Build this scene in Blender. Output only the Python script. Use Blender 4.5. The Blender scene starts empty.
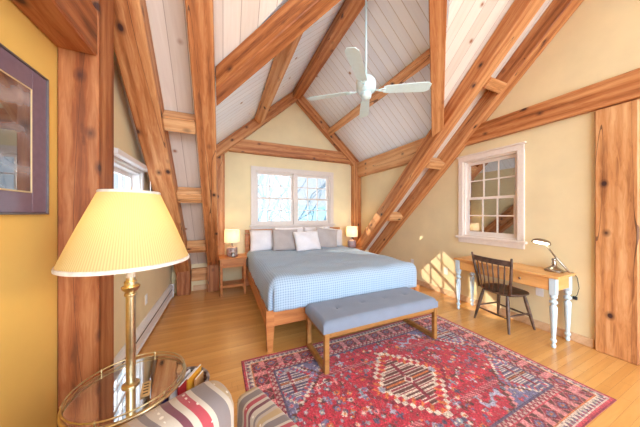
import bpy, bmesh, math, random
import numpy as np
from mathutils import Vector, Matrix
random.seed(7)
S = bpy.context.scene
COL = S.collection
PI = math.pi

# ------------------------------------------------------------ camera, world, sun, exposure
YAW, EYE, FPX = 0.4144, 1.42, 220.5
cd = bpy.data.cameras.new('camera'); cam = bpy.data.objects.new('camera', cd); COL.objects.link(cam)
cd.sensor_width = 36.0; cd.sensor_fit = 'HORIZONTAL'; cd.lens = FPX/640*36; cd.clip_start = 0.02; cd.clip_end = 400
cam.location = (0, 0, EYE); cam.rotation_euler = (PI/2, 0, -YAW)
S.camera = cam
S.view_settings.view_transform = 'Standard'; S.view_settings.look = 'None'
S.view_settings.gamma = 1.0; S.view_settings.use_curve_mapping = False
S.view_settings.exposure = 1.98
w = bpy.data.worlds.new('winter_sky'); S.world = w; w.use_nodes = True
bg = w.node_tree.nodes['Background']; bg.inputs[0].default_value = (0.75, 0.875, 1.0, 1)
# winter sky, raised behind the viewer as added fill through the open rear
_tc = w.node_tree.nodes.new('ShaderNodeTexCoord'); _sp = w.node_tree.nodes.new('ShaderNodeSeparateXYZ'); _mr = w.node_tree.nodes.new('ShaderNodeMapRange')
w.node_tree.links.new(_tc.outputs['Generated'], _sp.inputs[0]); w.node_tree.links.new(_sp.outputs[1], _mr.inputs[0])
for _i, _v in ((1, -.5), (2, .3), (3, 2.6), (4, .30)): _mr.inputs[_i].default_value = _v
w.node_tree.links.new(_mr.outputs[0], bg.inputs[1])
sd = bpy.data.lights.new('sun', 'SUN'); sun = bpy.data.objects.new('sun', sd); COL.objects.link(sun)
sd.energy = 1.6; sd.angle = math.radians(0.5); sd.color = (1.0, 0.90, 0.72)
sun.rotation_euler = Vector((1, -1.1, -.80)).to_track_quat('-Z', 'Y').to_euler()
sun.location = (-6, 12, 6)
def portal(x, y, z, sx, sy, rot):
    d = bpy.data.lights.new('daylight_portal', 'AREA'); o = bpy.data.objects.new('daylight_portal', d); COL.objects.link(o)
    d.shape = 'RECTANGLE'; d.size = sx; d.size_y = sy; d.cycles.is_portal = True; o.location = (x, y, z); o.rotation_euler = rot
portal(1.375, -2.62, 2.0, 4.5, 4.0, (PI/2, 0, 0))              # unseen rear end, left open as added daylight fill
portal(1.45, 4.79, 1.74, 1.8, 1.2, (-PI/2, 0, 0))               # bed window
portal(-.97, 2.64, 1.44, .9, .8, (PI/2, 0, -PI/2))              # left window
S.cycles.max_bounces = 14; S.cycles.diffuse_bounces = 8; S.cycles.transparent_max_bounces = 12
S.cycles.use_denoising = True; S.cycles.caustics_reflective = False; S.cycles.caustics_refractive = False

# ------------------------------------------------------------ materials
def lin(c):
    f = lambda v: (v/12.92 if v <= .04045 else ((v+.055)/1.055)**2.4)
    return tuple(f(v/255) for v in c) + (1,)

class NT:
    def __init__(s, name):
        s.m = bpy.data.materials.new(name); s.m.use_nodes = True
        s.t = s.m.node_tree; s.t.nodes.clear()
        s.out = s.n('ShaderNodeOutputMaterial'); s.b = s.n('ShaderNodeBsdfPrincipled')
        s.l(s.b.outputs[0], s.out.inputs[0])
    def n(s, typ, **k):
        x = s.t.nodes.new(typ)
        for a, v in k.items(): setattr(x, a, v)
        return x
    def l(s, a, b): s.t.links.new(a, b)
    def math(s, op, a, b=None, c=None, clamp=False):
        x = s.n('ShaderNodeMath', operation=op, use_clamp=clamp)
        for i, v in enumerate((a, b, c)):
            if v is None: continue
            if isinstance(v, (int, float)): x.inputs[i].default_value = v
            else: s.l(v, x.inputs[i])
        return x.outputs[0]
    def coord(s, scale=(1, 1, 1), loc=(0, 0, 0), rnd=True):
        tc = s.n('ShaderNodeTexCoord'); mp = s.n('ShaderNodeMapping')
        mp.inputs['Scale'].default_value = scale; mp.inputs['Location'].default_value = loc
        src = tc.outputs['Object']
        if rnd:
            oi = s.n('ShaderNodeObjectInfo'); ad = s.n('ShaderNodeVectorMath', operation='ADD')
            mu = s.math('MULTIPLY', oi.outputs['Random'], 37.0)
            cb = s.n('ShaderNodeCombineXYZ')
            for i in range(3): s.l(mu, cb.inputs[i])
            s.l(src, ad.inputs[0]); s.l(cb.outputs[0], ad.inputs[1]); src = ad.outputs[0]
        s.l(src, mp.inputs[0]); return mp.outputs[0]
    def noise(s, vec, scale, detail=3, rough=.55, dist=0):
        x = s.n('ShaderNodeTexNoise'); x.inputs['Scale'].default_value = scale; x.inputs['Detail'].default_value = detail
        x.inputs['Roughness'].default_value = rough; x.inputs['Distortion'].default_value = dist
        s.l(vec, x.inputs['Vector']); return x.outputs[0]
    def ramp(s, fac, stops, interp='LINEAR'):
        x = s.n('ShaderNodeValToRGB'); r = x.color_ramp; r.interpolation = interp
        while len(r.elements) < len(stops): r.elements.new(.5)
        for e, (p, c) in zip(r.elements, stops):
            e.position = p; e.color = c if len(c) == 4 else lin(c)
        s.l(fac, x.inputs[0]); return x.outputs[0]
    def mix(s, fac, a, b, mode='MIX'):
        x = s.n('ShaderNodeMix', data_type='RGBA', blend_type=mode)
        for i, v in ((0, fac), (6, a), (7, b)):
            if isinstance(v, (int, float)): x.inputs[i].default_value = v
            elif isinstance(v, tuple): x.inputs[i].default_value = v if len(v) == 4 else lin(v)
            else: s.l(v, x.inputs[i])
        return x.outputs[2]
    def bump(s, h, strength=.3, dist=.01):
        x = s.n('ShaderNodeBump'); x.inputs['Strength'].default_value = strength; x.inputs['Distance'].default_value = dist
        s.l(h, x.inputs['Height']); s.l(x.outputs[0], s.b.inputs['Normal'])
    def base(s, c):
        if isinstance(c, tuple): s.b.inputs['Base Color'].default_value = c if len(c) == 4 else lin(c)
        else: s.l(c, s.b.inputs['Base Color'])
    def set(s, **k):
        for a, v in k.items(): s.b.inputs[a.replace('_', ' ')].default_value = v
        return s

def plain(name, c, rough=.5, metal=0, noise_amt=.06, scale=30, bump=0):
    t = NT(name); v = t.coord(rnd=True); nz = t.noise(v, scale)
    d = tuple(max(0, x*(1-noise_amt*2)) for x in c); e = tuple(min(255, x*(1+noise_amt)) for x in c)
    t.base(t.ramp(nz, [(.3, d), (.7, e)])); t.set(Roughness=rough, Metallic=metal)
    if bump: t.bump(nz, bump, .004)
    return t.m

def wood(name, dark, mid, light, knots=True, rough=.55, grain=14, coat=0, kn=4.4):
    """grain runs along the local X axis of the object"""
    t = NT(name); v = t.coord((.10, 1, 1)); v2 = t.coord((.35, 1, 1))
    big = t.noise(v, 6, 2, .5, .6)
    g = t.noise(v, grain*3, 4, .6, 1.2)
    wv = t.n('ShaderNodeTexWave', wave_type='RINGS', rings_direction='X'); wv.inputs['Scale'].default_value = grain*.35
    wv.inputs['Distortion'].default_value = 5; wv.inputs['Detail'].default_value = 2; wv.inputs['Detail Scale'].default_value = 1.2
    t.l(v, wv.inputs['Vector'])
    a = t.math('ADD', t.math('MULTIPLY', big, .50), t.math('MULTIPLY', g, .42)); a = t.math('ADD', a, t.math('MULTIPLY', wv.outputs['Fac'], .12))
    c = t.ramp(a, [(.30, dark), (.47, mid), (.70, light)])
    if knots:
        vo = t.n('ShaderNodeTexVoronoi'); vo.inputs['Scale'].default_value = kn; vo.inputs['Randomness'].default_value = 1
        t.l(t.coord((.8, 1.15, 1.15)), vo.inputs['Vector'])
        k = t.ramp(vo.outputs['Distance'], [(.07, (1, 1, 1, 1)), (.10, (.55, .55, .55, 1)), (.19, (0, 0, 0, 1))])
        c = t.mix(k, c, (62, 30, 26))
        ck = t.noise(t.coord((.16, 2.2, 2.2)), 2.6, 1, .4, .2)          # drying checks along the grain
        cl = t.math('LESS_THAN', t.math('ABSOLUTE', t.math('SUBTRACT', ck, .585)), .0032)
        c = t.mix(t.math('MULTIPLY', cl, .75), c, (60, 32, 24))
    t.base(c); t.set(Roughness=rough)
    if coat: t.b.inputs['Coat Weight'].default_value = coat; t.b.inputs['Coat Roughness'].default_value = .12
    t.bump(g, .12, .004)
    return t.m

def boards(name, axis, width, cols, line, rough=.6, knots=True, coat=0, stagger=0, linew=.035):
    """boards of a given width; 'axis' is the coordinate that steps across the boards"""
    t = NT(name); tc = t.n('ShaderNodeTexCoord'); sp = t.n('ShaderNodeSeparateXYZ'); t.l(tc.outputs['Object'], sp.inputs[0])
    u = t.math('DIVIDE', sp.outputs[axis], width); idx = t.math('FLOOR', u); fr = t.math('FRACT', u)
    wn = t.n('ShaderNodeTexWhiteNoise', noise_dimensions='1D'); t.l(idx, wn.inputs['W'])
    al = 'XYZ'.index({'X': 'Y', 'Y': 'X'}[axis]) if axis in 'XY' else 0
    along = sp.outputs[al]
    cb = t.n('ShaderNodeCombineXYZ'); t.l(t.math('MULTIPLY', along, .8), cb.inputs[0])
    t.l(t.math('ADD', t.math('MULTIPLY', sp.outputs[axis], 9), t.math('MULTIPLY', wn.outputs[0], 50)), cb.inputs[1])
    t.l(t.math('MULTIPLY', sp.outputs[2], .8), cb.inputs[2])
    g = t.noise(cb.outputs[0], 3.0, 4, .6, .8)
    tone = t.math('ADD', t.math('MULTIPLY', g, .6), t.math('MULTIPLY', wn.outputs[0], .4))
    c = t.ramp(tone, [(.2, cols[0]), (.5, cols[1]), (.8, cols[2])])
    if knots:
        vo = t.n('ShaderNodeTexVoronoi'); vo.inputs['Scale'].default_value = 3.4; t.l(tc.outputs['Object'], vo.inputs['Vector'])
        k = t.ramp(vo.outputs['Distance'], [(.04, (1, 1, 1, 1)), (.07, (.45, .45, .45, 1)), (.12, (0, 0, 0, 1))])
        c = t.mix(k, c, knots if isinstance(knots, tuple) else (150, 100, 70))
    d = t.math('MINIMUM', fr, t.math('SUBTRACT', 1, fr))
    ln = t.math('LESS_THAN', d, linew)
    if stagger:
        q = t.math('FRACT', t.math('ADD', t.math('DIVIDE', along, stagger), t.math('MULTIPLY', wn.outputs[0], 7)))
        e = t.math('LESS_THAN', q, .0025); ln = t.math('MAXIMUM', ln, e)
    c = t.mix(t.math('MULTIPLY', ln, .75), c, line)
    t.base(c); t.set(Roughness=rough)
    if coat: t.b.inputs['Coat Weight'].default_value = coat; t.b.inputs['Coat Roughness'].default_value = .15
    hh = t.math('SUBTRACT', 1, t.math('MULTIPLY', ln, 1.0)); t.bump(hh, .35, .004)
    return t.m

M = {}
M['timber'] = wood('timber_fir', (112, 58, 28), (174, 106, 58), (212, 156, 104))
M['timber_shaded'] = wood('timber_fir_shaded', (92, 46, 22), (148, 82, 42), (188, 128, 82), kn=4.4)  # darker copy of the fir: the left post's shaded face put into its colour
M['timber_pale'] = wood('timber_pale', (150, 94, 54), (200, 140, 88), (224, 178, 130))
M['cherry'] = wood('cherry_wood', (150, 84, 42), (182, 112, 60), (202, 136, 80), knots=False, rough=.4)
M['oak'] = wood('bench_oak', (120, 78, 34), (150, 102, 50), (170, 122, 66), knots=False, rough=.45)
M['deskwood'] = wood('desk_maple', (200, 140, 76), (222, 164, 96), (236, 184, 118), knots=False, rough=.35, coat=.3)
M['darkwood'] = wood('dark_stained_wood', (52, 38, 32), (82, 62, 52), (112, 88, 72), knots=False, rough=.4)
M['board_x'] = boards('whitewashed_boards', 'X', .14, ((208, 194, 180), (220, 208, 196), (230, 220, 210)), (156, 136, 120), linew=.02)
M['board_y'] = boards('whitewashed_boards_daylit', 'Y', .125, ((226, 234, 246), (234, 241, 250), (240, 246, 254)), (176, 168, 160), linew=.03)  # same whitewash, blued to carry the window's cool daylight in its colour
M['floor'] = boards('hardwood_strip_floor', 'Y', .057, ((200, 142, 76), (216, 158, 88), (226, 172, 104)), (180, 124, 64), rough=.28, knots=False, coat=.35, stagger=1.3, linew=.02)
M['cream'] = plain('cream_wall_paint', (228, 212, 172), .85, noise_amt=.012, scale=3)
M['lamp_gold'] = plain('lamplit_wall_paint', (226, 184, 98), .8, noise_amt=.012, scale=3)  # golden glow of the floor lamp put into the wall colour
M['trim_backlit'] = plain('backlit_trim_paint', (214, 202, 194), .4, noise_amt=.01)  # white trim, darkened to hold the back window's backlit shade in its colour
M['winwhite'] = plain('window_paint', (232, 222, 214), .4, noise_amt=.01)
M['basewood'] = wood('pale_baseboard', (190, 150, 112), (208, 172, 136), (222, 190, 156), knots=False)
M['heater'] = plain('heater_enamel', (226, 226, 228), .35, noise_amt=.01)
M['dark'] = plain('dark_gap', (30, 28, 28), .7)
M['fanwhite'] = plain('fan_white', (214, 242, 250), .35, noise_amt=.01)
M['legpaint'] = plain('pale_blue_white_paint', (198, 222, 238), .35, noise_amt=.01)
M['brass'] = plain('aged_brass', (212, 194, 156), .3, 1.0, noise_amt=.03)
M['nickel'] = plain('brushed_nickel', (170, 160, 148), .25, 1.0, noise_amt=.03)
M['plastic'] = plain('white_plastic', (232, 236, 240), .4, noise_amt=.01)
M['black'] = plain('black_plastic', (28, 28, 30), .45, noise_amt=.02)

def fabric(name, c, rough=.9, weave=260, amt=.06, sheen=.2):
    t = NT(name); v = t.coord(); nz = t.noise(v, weave, 2); big = t.noise(v, 6, 2)
    a = t.math('ADD', t.math('MULTIPLY', nz, .5), t.math('MULTIPLY', big, .5))
    t.base(t.ramp(a, [(.3, tuple(x*(1-amt) for x in c)), (.7, tuple(min(255, x*(1+amt)) for x in c))]))
    t.set(Roughness=rough, Sheen_Weight=sheen); t.bump(nz, .25, .002); return t.m
M['pillow_white'] = fabric('white_pillowcase', (226, 220, 222))
M['pillow_grey'] = fabric('taupe_pillowcase', (176, 164, 160))
M['pillow_plaid'] = fabric('patterned_pillowcase', (214, 208, 208))
M['bench_cloth'] = fabric('slate_blue_upholstery', (120, 129, 146), amt=.05)

def coverlet_mat():
    t = NT('blue_waffle_coverlet'); tc = t.n('ShaderNodeTexCoord')
    sp = t.n('ShaderNodeSeparateXYZ'); t.l(tc.outputs['UV'], sp.inputs[0])
    def stripe(o):
        f = t.math('FRACT', t.math('DIVIDE', o, .026)); return t.math('LESS_THAN', f, .42)
    a, b = stripe(sp.outputs[0]), stripe(sp.outputs[1])
    s = t.math('MULTIPLY', t.math('ADD', a, b), .5)
    c = t.ramp(s, [(.0, (166, 188, 208)), (.5, (154, 176, 198)), (1, (130, 150, 174))])
    t.base(c); t.set(Roughness=.9, Sheen_Weight=.15); t.bump(s, .3, .004); return t.m
M['coverlet'] = coverlet_mat()

def chair_fabric(across=0):
    t = NT('wavy_striped_upholstery'); v = t.coord(rnd=False); sp = t.n('ShaderNodeSeparateXYZ'); t.l(v, sp.inputs[0])
    wob = t.noise(v, 4.5, 1, .4); sw = t.math('SINE', t.math('ADD', t.math('MULTIPLY', sp.outputs[2], 30), t.math('MULTIPLY', sp.outputs[1-across], 26)))
    q = t.math('ADD', t.math('ADD', sp.outputs[across], t.math('MULTIPLY', sp.outputs[2], .25)), t.math('ADD', t.math('MULTIPLY', wob, .07), t.math('MULTIPLY', sw, .009)))
    f = t.math('FRACT', t.math('DIVIDE', q, .20))
    cr = (180, 166, 150); mv = (104, 54, 64); rd = (158, 60, 68); gy = (118, 106, 104); tn = (168, 142, 104); 
    st = [(0, cr), (.10, mv), (.19, cr), (.27, rd), (.38, cr), (.44, gy), (.60, cr), (.66, tn), (.80, (166, 150, 136)), (.88, gy), (.95, cr)]
    c = t.ramp(f, st, 'CONSTANT')
    # rows of small stitched dots
    vo = t.n('ShaderNodeTexVoronoi'); vo.inputs['Scale'].default_value = 55; vo.inputs['Randomness'].default_value = 0; t.l(v, vo.inputs['Vector'])
    dots = t.math('MULTIPLY', t.math('LESS_THAN', vo.outputs['Distance'], .25), t.math('LESS_THAN', t.math('FRACT', t.math('MULTIPLY', f, 3)), .16))
    c = t.mix(t.math('MULTIPLY', dots, .6), c, (238, 230, 214))
    nz = t.noise(v, 300, 2); t.base(c); t.set(Roughness=.9, Sheen_Weight=.2); t.bump(nz, .3, .002); return t.m
M['chair_cloth'] = chair_fabric(); M['chair_cloth_across'] = chair_fabric(1)

def pane_mat(name, refl, tint=(1, 1, 1, 1)):
    t = NT(name); t.t.nodes.remove(t.b)
    tr = t.n('ShaderNodeBsdfTransparent'); tr.inputs[0].default_value = tint
    gl = t.n('ShaderNodeBsdfGlossy'); gl.inputs['Roughness'].default_value = .02
    mx = t.n('ShaderNodeMixShader'); mx.inputs[0].default_value = refl
    t.l(tr.outputs[0], mx.inputs[1]); t.l(gl.outputs[0], mx.inputs[2]); t.l(mx.outputs[0], t.out.inputs[0]); return t.m
M['pane'] = pane_mat('window_glass', .05)
M['pane_night'] = pane_mat('dark_window_glass', .62, (.75, .8, .85, 1))
M['tray_glass'] = pane_mat('tray_glass', .74, (.85, .92, .92, 1))

def shade_mat(name, c, trans, pleats=0):
    t = NT(name); t.t.nodes.remove(t.b)
    d = t.n('ShaderNodeBsdfDiffuse'); r = t.n('ShaderNodeBsdfTranslucent'); mx = t.n('ShaderNodeMixShader'); mx.inputs[0].default_value = trans
    v = t.coord(rnd=False)
    if pleats:
        sp = t.n('ShaderNodeSeparateXYZ'); t.l(v, sp.inputs[0])
        an = t.math('ARCTAN2', sp.outputs[1], sp.outputs[0]); f = t.math('FRACT', t.math('MULTIPLY', an, pleats/(2*PI)))
        col = t.ramp(f, [(0, tuple(x*.86 for x in c)), (.35, c), (.7, c), (1, tuple(x*.86 for x in c))])
    else:
        nz = t.noise(v, 60, 2); col = t.ramp(nz, [(.3, tuple(x*.96 for x in c)), (.7, c)])
    t.l(col, d.inputs[0]); t.l(col, r.inputs[0])
    t.l(d.outputs[0], mx.inputs[1]); t.l(r.outputs[0], mx.inputs[2]); t.l(mx.outputs[0], t.out.inputs[0]); return t.m
M['shade_yellow'] = shade_mat('yellow_pleated_silk', (232, 208, 150), .38, 150)
M['shade_cream'] = shade_mat('cream_linen_shade', (238, 222, 198), .28)
M['shade_trim'] = plain('shade_braid', (226, 214, 200), .8)

def art_mat():
    t = NT('picture_print'); v = t.coord(rnd=False)
    wv = t.n('ShaderNodeTexWave', wave_type='BANDS', bands_direction='Z'); wv.inputs['Scale'].default_value = 2.2
    wv.inputs['Distortion'].default_value = 9; wv.inputs['Detail'].default_value = 4; t.l(v, wv.inputs['Vector'])
    n2 = t.noise(v, 3, 5, .6, 1.5)
    a = t.math('MULTIPLY', wv.outputs['Fac'], n2)
    t.base(t.ramp(a, [(.1, (52, 50, 54)), (.35, (84, 84, 92)), (.6, (150, 150, 156))])); t.set(Roughness=.05)
    gl = t.n('ShaderNodeBsdfGlossy'); gl.inputs['Roughness'].default_value = .01; mx = t.n('ShaderNodeMixShader'); mx.inputs[0].default_value = .34
    t.l(t.b.outputs[0], mx.inputs[1]); t.l(gl.outputs[0], mx.inputs[2]); t.l(mx.outputs[0], t.out.inputs[0])
    return t.m
M['art'] = art_mat()
M['mat_purple'] = plain('plum_grey_mat', (118, 98, 112), .15, noise_amt=.02)
M['gold_line'] = plain('gilt_fillet', (206, 184, 140), .35, noise_amt=.02)
M['silver_frame'] = plain('pewter_frame', (120, 114, 118), .3, .6, noise_amt=.03)
M['snow'] = plain('snow', (236, 240, 244), .8, noise_amt=.02, scale=.5)
M['dim_snow'] = plain('dimmed_far_snow', (96, 130, 142), .8, noise_amt=.02, scale=.5)  # distant snow, darkened so the window view does not blow out
M['bark'] = plain('grey_bark', (66, 88, 100), .9, noise_amt=.08, scale=6)
M['bush'] = plain('winter_brush', (84, 116, 126), .9, noise_amt=.12, scale=2)

# ------------------------------------------------------------ mesh helpers
def link(name, me, mat=None, parent=None):
    o = bpy.data.objects.new(name, me); COL.objects.link(o)
    if me is not None and mat is not None: me.materials.append(M[mat] if isinstance(mat, str) else mat)
    if parent is not None: o.parent = parent
    return o
def obj(name, bm, mat, parent=None, smooth=False, angle=None):
    bmesh.ops.recalc_face_normals(bm, faces=bm.faces[:])
    me = bpy.data.meshes.new(name); bm.to_mesh(me); bm.free()
    if smooth:
        for p in me.polygons: p.use_smooth = True
        if angle: me.set_sharp_from_angle(angle=math.radians(angle))
    return link(name, me, mat, parent)
def thing(name, label, cat, loc=(0, 0, 0), rz=0, group=None):
    o = bpy.data.objects.new(name, None); COL.objects.link(o); o.empty_display_size = .05
    o.location = loc; o.rotation_euler = (0, 0, rz); return tag(o, label, cat, group)
def tag(o, label, cat, group=None):
    o['label'] = label; o['category'] = cat
    if group: o['group'] = group
    return o
def struct(o): o['kind'] = 'structure'; return o

def box(bm, x0, x1, y0, y1, z0, z1, bev=0, seg=1, mat=None):
    vs = [bm.verts.new(p) for p in ((x0,y0,z0),(x1,y0,z0),(x1,y1,z0),(x0,y1,z0),(x0,y0,z1),(x1,y0,z1),(x1,y1,z1),(x0,y1,z1))]
    fs = [bm.faces.new([vs[i] for i in f]) for f in ((0,3,2,1),(4,5,6,7),(0,1,5,4),(1,2,6,5),(2,3,7,6),(3,0,4,7))]
    if bev:
        es = list({e for f in fs for e in f.edges})
        bmesh.ops.bevel(bm, geom=es, offset=bev, segments=seg, affect='EDGES', profile=.5)
    elif mat is not None:
        bmesh.ops.transform(bm, matrix=mat, verts=vs)
    return bm
def B(*a, **k): return box(bmesh.new(), *a, **k)
def lathe(bm, prof, seg=32, c=(0, 0, 0), cap=True):
    rings = []
    for r, z in prof:
        rings.append([bm.verts.new((c[0]+r*math.cos(2*PI*i/seg), c[1]+r*math.sin(2*PI*i/seg), c[2]+z)) for i in range(seg)])
    for a, b in zip(rings, rings[1:]):
        for i in range(seg): bm.faces.new((a[i], a[(i+1) % seg], b[(i+1) % seg], b[i]))
    if cap: bm.faces.new(rings[0][::-1]); bm.faces.new(rings[-1])
    return bm
def tube(bm, pts, r, seg=10, closed=False):
    pts = [Vector(p) for p in pts]; n = len(pts); rs = r if isinstance(r, (list, tuple)) else [r]*n
    rings = []; ref = None
    for i, p in enumerate(pts):
        if closed: d = (pts[(i+1) % n]-pts[i-1]).normalized()
        else: d = (pts[min(i+1, n-1)]-pts[max(i-1, 0)]).normalized()
        if ref is None: ref = d.orthogonal().normalized()
        ref = (ref-d*ref.dot(d)).normalized(); q = d.cross(ref)
        rings.append([bm.verts.new(p+(ref*math.cos(2*PI*k/seg)+q*math.sin(2*PI*k/seg))*rs[i]) for k in range(seg)])
    pr = list(zip(rings, rings[1:])) + ([(rings[-1], rings[0])] if closed else [])
    for a, b in pr:
        for k in range(seg): bm.faces.new((a[k], a[(k+1) % seg], b[(k+1) % seg], b[k]))
    if not closed: bm.faces.new(rings[0][::-1]); bm.faces.new(rings[-1])
    return bm
def T(pts, r, seg=10, closed=False): return tube(bmesh.new(), pts, r, seg, closed)
def poly(bm, pts): return bm.faces.new([bm.verts.new(p) for p in pts])

def beam(name, p0, p1, wid, hei, side=(1, 0, 0), mat='timber', label=None, cat='beam', group=None, cuts=None, bev=.008):
    """a squared timber from p0 to p1 (centre line); local X runs along it"""
    p0, p1 = Vector(p0), Vector(p1); d = (p1-p0); L = d.length; d.normalize()
    s = Vector(side); s = (s-d*s.dot(d)).normalized(); n = d.cross(s)
    bm = bmesh.new(); N = max(2, int(L/.35))
    # hewn timber: a subdivided box with very slightly waney arrises
    box(bm, 0, L, -wid/2, wid/2, -hei/2, hei/2, bev)
    if cuts:
        for co, no in cuts:
            mw = Matrix((( d.x, s.x, n.x, p0.x), (d.y, s.y, n.y, p0.y), (d.z, s.z, n.z, p0.z), (0, 0, 0, 1))).inverted()
            r = bmesh.ops.bisect_plane(bm, geom=bm.verts[:]+bm.edges[:]+bm.faces[:], plane_co=mw @ Vector(co), plane_no=(mw.to_3x3() @ Vector(no)), clear_outer=True)
            ed = [e for e in r['geom_cut'] if isinstance(e, bmesh.types.BMEdge)]
            if ed: bmesh.ops.edgeloop_fill(bm, edges=ed)
    o = obj(name, bm, mat)
    o.matrix_world = Matrix(((d.x, s.x, n.x, p0.x), (d.y, s.y, n.y, p0.y), (d.z, s.z, n.z, p0.z), (0, 0, 0, 1)))
    if label: tag(o, label, cat, group)
    return o

# ------------------------------------------------------------ the room
XL, XR, YB, YN = -0.83, 3.58, 4.65, -2.6
m = .97; CB = 5.0; CU = 4.72            # main slope: boards z = CB - m*Y, rafter undersides z = CU - m*Y
XC, ZA, DS = 1.45, 4.11, .90             # dormer ridge: boards z = ZA - DS*|X-XC|
def zb(y): return CB-m*y
def zd(x): return ZA-DS*abs(x-XC)

bm = bmesh.new(); box(bm, XL-.2, XR+.2, YN, YB+.2, -.12, 0); struct(obj('floor', bm, 'floor'))
# left wall with its window opening; golden lamp glow put into the paint this side of the post, cream beyond it
WL = (2.28, 3.00, 1.02, 1.86)           # y0,y1,z0,z1 of the opening
def wall_x(name, x, ys, mat, hole=None, th=.12):
    bm = bmesh.new(); sgn = -1 if x < 1 else 1; x2 = x+sgn*th
    def prism(y0, y1, za, zbf, zbg):
        q = [(y0, za), (y1, za), (y1, zbg), (y0, zbf)]
        a = [bm.verts.new((x, y, z)) for y, z in q]; b = [bm.verts.new((x2, y, z)) for y, z in q]
        bm.faces.new(a); bm.faces.new(b[::-1])
        for i in range(4): bm.faces.new((a[i], a[(i+1) % 4], b[(i+1) % 4], b[i]))
    y0, y1 = ys; top = lambda y: zb(max(y, 0))+.03
    segs = [y0, y1] if not hole else [y0, hole[0], hole[1], y1]
    if y0 < 0 < segs[1]: segs.insert(1, 0)
    for a, b in zip(segs, segs[1:]):
        if hole and abs(a-hole[0]) < 1e-6: prism(a, b, 0, hole[2], hole[2]); prism(a, b, hole[3], top(a), top(b))
        else: prism(a, b, 0, top(a), top(b))
    return struct(obj(name, bm, mat))
wall_x('wall_left', XL, (YN, 1.76), 'lamp_gold')
wall_x('wall_left_far', XL, (1.76, YB+.1), 'cream', WL)
WR = (1.62, 2.34, 1.06, 2.25)
wall_x('wall_right', XR, (YN, YB+.1), 'cream', WR)
# back wall: dormer gable with the window opening; low knee wall either side
WB = (.60, 2.30, 1.18, 2.30)
bm = bmesh.new()
def prism_y(bm, pts, y0, y1):
    a = [bm.verts.new((x, y0, z)) for x, z in pts]; b = [bm.verts.new((x, y1, z)) for x, z in pts]
    bm.faces.new(a); bm.faces.new(b[::-1]); n = len(pts)
    for i in range(n): bm.faces.new((a[i], a[(i+1) % n], b[(i+1) % n], b[i]))
xl, xr = -.2, 3.1
prism_y(bm, [(xl, 0), (WB[0], 0), (WB[0], zd(WB[0])), (xl, zd(xl))], YB, YB+.12)
prism_y(bm, [(WB[1], 0), (xr, 0), (xr, zd(xr)), (WB[1], zd(WB[1]))], YB, YB+.12)
prism_y(bm, [(WB[0], 0), (WB[1], 0), (WB[1], WB[2]), (WB[0], WB[2])], YB, YB+.12)
prism_y(bm, [(WB[0], WB[3]), (WB[1], WB[3]), (WB[1], zd(WB[1])), (XC, ZA), (WB[0], zd(WB[0]))], YB, YB+.12)
struct(obj('wall_back', bm, 'cream'))
struct(obj('wall_rear_baffle', B(XL-.1, XR+.1, YN-.1, YN, 3.9, CB), 'cream'))  # unseen strip added to cut daylight from the top of the rear opening
for nm, a, b in (('wall_knee_left', XL, xl), ('wall_knee_right', xr, XR)):
    struct(obj(nm, B(a, b, YB, YB+.12, 0, .62), 'cream'))
XCL, XCR = -.12, 3.08
for nm, x, x2 in (('wall_cheek_left', XCL, XCL-.1), ('wall_cheek_right', XCR, XCR+.1)):
    bm = bmesh.new(); q = [(YB, zb(YB)), (YB, zd(x)+.02), ((CB-zd(x))/m-.02, zd(x)+.02)]
    a = [bm.verts.new((x, y, z)) for y, z in q]; b = [bm.verts.new((x2, y, z)) for y, z in q]
    bm.faces.new(a); bm.faces.new(b[::-1])
    for i in range(3): bm.faces.new((a[i], a[(i+1) % 3], b[(i+1) % 3], b[i]))
    struct(obj(nm, bm, 'cream'))
# ceilings (boards 3 cm thick)
def slab(name, polys, mat, th=.03):
    bm = bmesh.new()
    for pts in polys:
        a = [bm.verts.new(p) for p in pts]; b = [bm.verts.new((p[0], p[1], p[2]+th*1.4)) for p in pts]; n = len(pts)
        bm.faces.new(a); bm.faces.new(b[::-1])
        for i in range(n): bm.faces.new((a[i], a[(i+1) % n], b[(i+1) % n], b[i]))
    return struct(obj(name, bm, mat))
P = lambda x, y: (x, y, zb(y))
YV = (CB-zd(XCL))/m; YVR = (CB-zd(XCR))/m; YA = (CB-ZA)/m
slab('ceiling', [[P(XL-.1, YB+.1), P(XCL, YB+.1), P(XCL, 0), P(XL-.1, 0)], [P(XCR, YB+.1), P(XR+.1, YB+.1), P(XR+.1, 0), P(XCR, 0)],
                 [P(XCL, YV), P(XC, YA), P(XC, 0), P(XCL, 0)], [P(XC, YA), P(XCR, YVR), P(XCR, 0), P(XC, 0)]], 'board_x')
Q = lambda x, y: (x, y, zd(x))
slab('ceiling_rear_unseen', [[(XL-.1, 0, CB), (XR+.1, 0, CB), (XR+.1, YN, CB), (XL-.1, YN, CB)]], 'board_x')  # unseen, kept flat and high so rear daylight reaches the slopes
slab('ceiling_dormer_left', [[Q(XCL-.1, YB+.1), Q(XC, YB+.1), Q(XC, YA), Q(XCL-.1, YV+.1)]], 'board_y')
slab('ceiling_dormer_right', [[Q(XC, YB+.1), Q(XCR+.1, YB+.1), Q(XCR+.1, YVR+.1), Q(XC, YA)]], 'board_y')

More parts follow.
